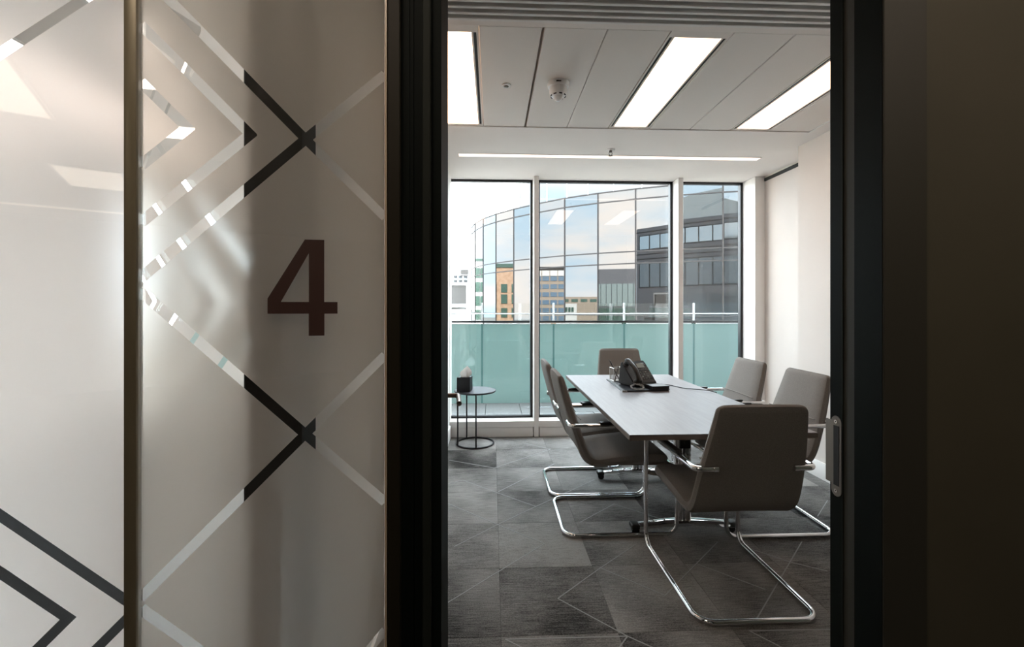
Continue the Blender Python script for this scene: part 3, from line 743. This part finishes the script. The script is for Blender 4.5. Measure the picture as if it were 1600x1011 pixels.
st = MB(); st.box(-.09, .09, .02, .088, 0, .012, .004, 1); st.box(-.09, .09, -.085, -.04, 0, .012, .004, 1); st.build('stand', M['plastic'], t)
# handset: arched bar up the left of the face
hs = []
for i in range(17):
    v = i / 16; vv = -.012 + .205 * v
    h = .030 + .026 * math.sin(PI * v)
    end = abs(v - .5) * 2
    wdt = .0185 + .006 * end ** 3; thk = .011 + .011 * end ** 4
    if i in (0, 16): wdt *= .75; thk *= .6
    c = face_pt(-.078, vv, h); ring = []
    for q in range(14):
        a = 2 * PI * q / 14
        ring.append(c + Vector((wdt * math.copysign(abs(math.cos(a)) ** .7, math.cos(a)), 0, 0)) + Vector((0, -math.sin(FA), math.cos(FA))) * (thk * math.copysign(abs(math.sin(a)) ** .7, math.sin(a))))
    hs.append(ring)
m = MB(); m.loft(hs)
for v in (.008, .172):
    m.cyl(face_pt(-.078, v, .034), face_pt(-.078, v, .004), .023, .019, n=20)
m.build('handset', M['plastic'], t)
for v in (.008, .172): MB().cyl(face_pt(-.078, v, .004), face_pt(-.078, v, -.004), .025, n=20).build('cradle_cup', M['plastic_key'], t)
# coiled cord, part of the telephone
axis = fillet([(-.080, -.088, .030), (-.072, -.140, .014), (-.108, -.188, .010), (-.160, -.185, .010), (-.178, -.142, .012), (-.150, -.104, .020), (-.108, -.104, .030), (-.080, -.135, .026), (-.050, -.125, .012), (-.045, -.075, .009)], .02, 5)
dense = []
for a, b in zip(axis[:-1], axis[1:]):
    n = max(1, int((b - a).length / .0012))
    for q in range(n): dense.append(a.lerp(b, q / n))
hel = []; ph = 0
for i, p in enumerate(dense):
    tdir = (dense[min(i + 1, len(dense) - 1)] - dense[max(i - 1, 0)]).normalized(); a = Vector((0, 0, 1)) - tdir * tdir.z; a.normalize(); b = tdir.cross(a)
    ph += .95
    hel.append(p + a * (math.cos(ph) * .0052) + b * (math.sin(ph) * .0052))
m = MB(); m.tube(hel, .0017, 4); m.build('coiled_cord', M['plastic_cord'], t)
# line cable running off to the right edge of the table
iw = Matrix.Rotation(-R(24), 4, 'Z') @ Matrix.Translation((-1.085, -3.36, -(Z + .0098)))
cab = resample([(1.13, 3.43, .775), (1.18, 3.45, .745), (1.25, 3.42, .7375), (1.335, 3.37, .7335), (1.39, 3.24, .7335), (1.45, 3.14, .742), (1.50, 3.10, .742), (1.537, 3.08, .7345), (1.549, 3.075, .72), (1.552, 3.07, .60), (1.552, 3.06, .45)], 5)
m = MB(); m.tube([iw @ Vector(p) for p in cab], .0032, 8); m.build('line_cable', M['plastic'], t)

# ================================================================== OUTSIDE
# terrace
tb = MB().box(-4.5, 6.0, 4.83, 6.3, -.30, -.003).build('terrace', M['mortar'], kind='structure'); tag(tb, 'narrow terrace of grey stone slabs beyond the glass')
pr = {}
for j, (y0, y1) in enumerate(((4.84, 5.20), (5.20, 5.54), (5.54, 6.03), (6.03, 6.14))):
    x = -3.2 - j * .21; q = j
    while x < 5.2:
        L_ = (.44, .23, .44, .44)[q % 4] if j < 3 else .62
        key = (j, L_)
        if key not in pr:
            pr[key] = MB().box(0, L_ - .006, 0, y1 - y0 - .006, -.02, .030, .002, 1).build('paving_slab', M['paving'], tb, smooth=False); pr[key].location = (x, y0, 0)
        else: copy_part(pr[key], (x, y0, random.uniform(-.0015, .0015)))
        x += L_; q += 1
# balustrade
YB = 6.08
t = empty('glass_balustrade', (1.3, YB, .03)); og = t.location; tag(t, 'teal glass balustrade with steel rails along the terrace edge', 'balustrade')
seams = [-.135 + .96 * i for i in range(-4, 7)]
for a, b in zip(seams[:-1], seams[1:]):
    MB().box(a + .012, b - .012, YB, YB + .016, .03, 1.085).build('glass_panel', M['teal'], t, og)
    MB().box(a + .035, b - .035, YB - .012, YB + .02, 1.085, 1.098, .002, 1).build('clamp_strip', M['rail_white'], t, og)
    MB().box(a + .010, b - .010, YB + .004, YB + .012, 1.135, 1.365).build('clear_panel', M['glass'], t, og)
for s in seams:
    MB().box(s - .012, s + .012, YB + .004, YB + .012, .03, 1.09).build('seam_strip', M['seam'], t, og)
    MB().box(s - .011, s + .011, YB - .012, YB + .004, 1.13, 1.37, .002, 1).build('post', M['rail_white'], t, og)
MB().box(seams[0], seams[-1], YB - .015, YB + .025, 1.105, 1.132).build('rail', M['rail_black'], t, og)
MB().cyl((seams[0], YB - .02, 1.225), (seams[-1], YB - .02, 1.225), .008, n=10).build('rail', M['rail_white'], t, og)

# curved glass office opposite: flat facets round the bow
PTS = [(-1.98, 44.13), (-1.89, 41.62), (-1.48, 39.4), (-.75, 37.27), (.28, 35.32), (1.58, 33.46), (3.18, 31.59), (4.79, 29.92), (6.69, 28.54), (8.73, 27.35), (10.88, 26.3), (13.19, 25.45), (15.6, 24.84), (18.09, 24.53), (20.6, 24.45), (23.1, 24.6)]
LEV = [8.46, 7.84, 4.66, 3.93, .75, .02, -3.16, -3.89, -7.07]
t = empty('curved_glass_office', (10, 32, -7.1)); og = t.location; tag(t, 'bow fronted mirror glass office building across the street', 'building')
def facet(p, q, z0, z1, off=0, thick=.12):
    m = MB(); a, b = Vector((*p, 0)), Vector((*q, 0)); d = (b - a).normalized(); n = Vector((-d.y, d.x, 0))
    a = a + n * off; b = b + n * off; c_ = b + n * thick; e_ = a + n * thick
    m.prism([tuple(a.xy), tuple(b.xy), tuple(c_.xy), tuple(e_.xy)], z1 - z0, 'xy', z0); return m
for i in range(len(PTS) - 1):
    p, q = PTS[i], PTS[i + 1]
    for z1, z0 in zip(LEV[:-1], LEV[1:]):
        facet(p, q, z0 + .03, z1 - .03).build('glass_panel', M['mirror'], t, og, smooth=False)
    for z in LEV[:-1]: facet(p, q, z - .035, z + .035, -.04, .10).build('transom', M['mull'], t, og, smooth=False)
for p in PTS:
    MB().box(p[0] - .035, p[0] + .035, p[1] - .05, p[1] + .05, LEV[-1], LEV[0] + .02).build('mullion', M['mull'], t, og, smooth=False)
# set-back top storey and the body behind the skin
C = Vector((16.0, 43.0)); up = []
for p in PTS: v = Vector(p); up.append(tuple(v + (C - v).normalized() * 3.2))
for p, q in zip(up[2:-1], up[3:]):
    facet(p, q, 8.0, 11.4).build('upper_panel', M['mirror_pale'], t, og, smooth=False)
for p in up[2:]: MB().box(p[0] - .04, p[0] + .04, p[1] - .06, p[1] + .04, 8.0, 11.4).build('upper_mullion', M['rail_white'], t, og, smooth=False)
m = MB(); poly = [tuple(Vector(p) + (C - Vector(p)).normalized() * .6) for p in PTS] + [(23.1, 55), (-1.6, 55)]
m.prism(poly, 15.1, 'xy', -7.1); m.build('core', M['clad_mid'], t, og, smooth=False)

# street
gd = MB().box(-400, 300, -300, 400, -12.4, -12).build('ground', M['ground'], kind='structure')
# our own block: floors above, below and right of the room, mirrored in the glass opposite
t = empty('own_office_block', (10, 1, -12)); og = t.location; tag(t, 'dark clad office block holding the meeting room, mirrored opposite', 'building')
m = MB(); m.box(-6.5, 34, -8, 4.83, -12, -.31); m.box(2.96, 34, 1.15, 4.83, -.31, 2.9); m.box(4.25, 34, -8, 1.15, -.31, 2.9); m.box(-6.5, 34, -8, 4.83, 2.9, 10.4); m.box(-6.5, -4.25, -8, 4.83, -.31, 2.9)
m.build('cladding', M['clad_dark'], t, og, smooth=False)
for z0, z1 in ((3.5, 6.3), (7.9, 9.5)):
    x = -6.1
    for i in range(15):
        wn = MB().box(x, x + 1.28, 4.80, 4.86, z0, z1).build('window', M['win_pale' if z0 > 7 else 'win_mid'], t, og, smooth=False)
        fr = MB()
        for a in ((x, x + 1.28, z0 - .05, z0 + .03), (x, x + 1.28, z1 - .03, z1 + .05), (x - .04, x + .03, z0, z1)): fr.box(a[0], a[1], 4.81, 4.90, a[2], a[3])
        fr = fr.build('window_frame', M['gasket'], wn, smooth=False); fr.location = -Vector(og)
        x += 1.36
for zz in (6.75, 7.3, 9.9): MB().box(-6.5, 14.4, 4.80, 4.88, zz, zz + .08).build('cladding_joint', M['gasket'], t, og, smooth=False)
for x in [3.4 + 1.9 * i for i in range(15)]: MB().box(x, x + 1.55, 4.80, 4.86, .2, 2.6).build('window', M['win_dark'], t, og, smooth=False)
m = MB(); pr_ = [(2.5, 10.4), (2.5, 12.4), (5, 13.2), (8, 13.4), (11, 12.9), (14.5, 11.6), (14.5, 10.4)]
m.prism(pr_, -9, 'xz', 3.6); m.build('seamed_roof', M['roof_pale'], t, og, smooth=False)
MB().box(14.5, 22, -6, 5.0, 2.9, 26).build('tower', M['clad_mid'], t, og, smooth=False)
for i in range(26): MB().box(14.4, 22.1, 4.95, 5.12, 9.5 + i * .6, 9.62 + i * .6).build('louvre', M['clad_dark'], t, og, smooth=False)

# town buildings, seen direct at the left or mirrored in the facets
def block(name, label, c, ang, wd, dp, z1, wall, floors, group='buildings of the town beyond', z0=-12, roof=None):
    """c: centre of the front face; ang: heading of the front face normal"""
    t = empty(name, (c[0], c[1], z0), ang + PI / 2); tag(t, label, 'building', group)     # local -y is the front
    MB().box(-wd / 2, wd / 2, 0, dp, 0, z1 - z0).build('wall', M[wall], t, smooth=False)
    for (za, zb, xs, mat) in floors:
        for (xa, xb) in xs: MB().box(xa, xb, -.25, .1, za - z0, zb - z0).build('window', M[mat], t, smooth=False)
    if roof:
        MB().box(-wd / 2 - .2, wd / 2 + .2, -.3, dp + .2, z1 - z0, z1 - z0 + roof[0]).build('roof', M[roof[1]], t, smooth=False)
    return t
def row(x0, x1, n, wfrac):
    s = (x1 - x0) / n; return [(x0 + s * (i + .5 - wfrac / 2), x0 + s * (i + .5 + wfrac / 2)) for i in range(n)]
def at(p, r, L): return (p[0] + r[0] * L, p[1] + r[1] * L)
def ang(r): return math.atan2(-r[1], -r[0])
r4 = (-.95, .32); cpos = at((.9, 34.4), r4, 75)
block('brick_building', 'orange brick office with square dark windows mirrored in the glass office', cpos, ang(r4), 30, 14, 10.6, 'brick',
      [(z, z + 2.2, row(-14, 14, 11, .58), 'win_green') for z in (5.2 - 3.3, 5.2 - 3.3 * 2, 5.2 - 3.3 * 3, 5.2 - 3.3 * 4)] + [(4.6, 6.6, row(-14, 14, 11, .58), 'win_green')], roof=(.9, 'win_green'))
r2 = (-.59, .80); cpos = at((-1.1, 38.3), r2, 70)
block('banded_white_building', 'white banded building with dark green glazing mirrored at the bow edge', cpos, ang(r2), 16, 12, 12, 'render_white',
      [(z, z + 2.3, row(-7.5, 7.5, 4, .95), 'win_green') for z in (8.0, 4.7, 1.4, -1.9, -5.2)], roof=(.5, 'win_green'))
r6 = (-1.0, -.09); cpos = at((4.0, 30.8), r6, 170)
block('banded_stone_building', 'cream and tan office with blue window bands mirrored in the glass office', cpos, ang(r6), 44, 20, 17, 'tan',
      [(z, z + 2.0, row(-21, 21, 12, .84), 'win_blue') for z in (12.4, 8.9, 5.4, 1.9, -1.6, -5.1)] + [(14.6, 17.05, row(-21, 21, 12, .9), 'render_white')], roof=(1.6, 'sheet_grey'))
r8 = (-.71, -.71); cpos = at((7.7, 27.9), r8, 118)
block('dark_topped_building', 'black topped building with green glass curtain wall mirrored in the glass office', cpos, ang(r8), 30, 16, 13, 'clad_dark',
      [(1.2, 8.3, row(-15, 15, 18, .90), 'seam_glass'), (-6.0, .6, row(-15, 15, 18, .88), 'win_green')])
r7 = (-.87, -.48)
for L_, off, wd, z1, wl_, lab in ((260, -6, 60, 7.0, 'tan', 'long tan low building far off mirrored under clouds'), (150, 8, 14, 2.2, 'render_white', 'white roofed hall mirrored low in the glass office'), (175, -22, 22, -1.5, 'sheet_grey', 'grey sheds mirrored at the foot of the glass office'), (100, 4, 60, -4.0, 'tan', 'low tan roofs mirrored at the foot of the glass office')):
    b_ = at((5.7, 29.2), r7, L_); p_ = (b_[0] + r7[1] * off, b_[1] - r7[0] * off)
    block('low_building', lab, p_, ang(r7), wd, 12, z1, wl_, [(z1 - 3.2, z1 - 1.4, row(-wd / 2 + 1, wd / 2 - 1, 10, .7), 'win_green')])
# seen direct, left of the bow: grey sheet plant house, white roofs
t = block('plant_house', 'grey corrugated plant house with white trims left of the glass office', (-6.6, 68), -PI / 2, 6.0, 8, 4.4, 'sheet_grey', [], roof=(.35, 'render_white'))
MB().box(-3.1, 3.15, -.35, .1, 13.15, 13.6).build('string_course', M['render_white'], t)
MB().box(2.75, 3.15, -.4, .1, 8.0, 16.4).build('corner_wall', M['render_white'], t)
for i in range(8):
    for zz in (16.85, 17.45): MB().box(-2.9 + i * .75, -2.35 + i * .75, .3, .6, zz, zz + .42).build('roof_unit', M['gasket'], t)
for zz in (16.75, 17.32, 17.95): MB().box(-2.95, 3.1, .25, .65, zz, zz + .07).build('gantry_rail', M['clad_mid'], t)
m = MB(); m.box(1.75, 2.95, 2, 3.4, 17.9, 18.9); m.build('roof_tank', M['sheet_grey'], t)
block('white_roof_hall', 'low white flat roofed hall just over the balustrade at left', (-4.5, 50), -PI / 2, 9.0, 10, .85, 'render_white', [])
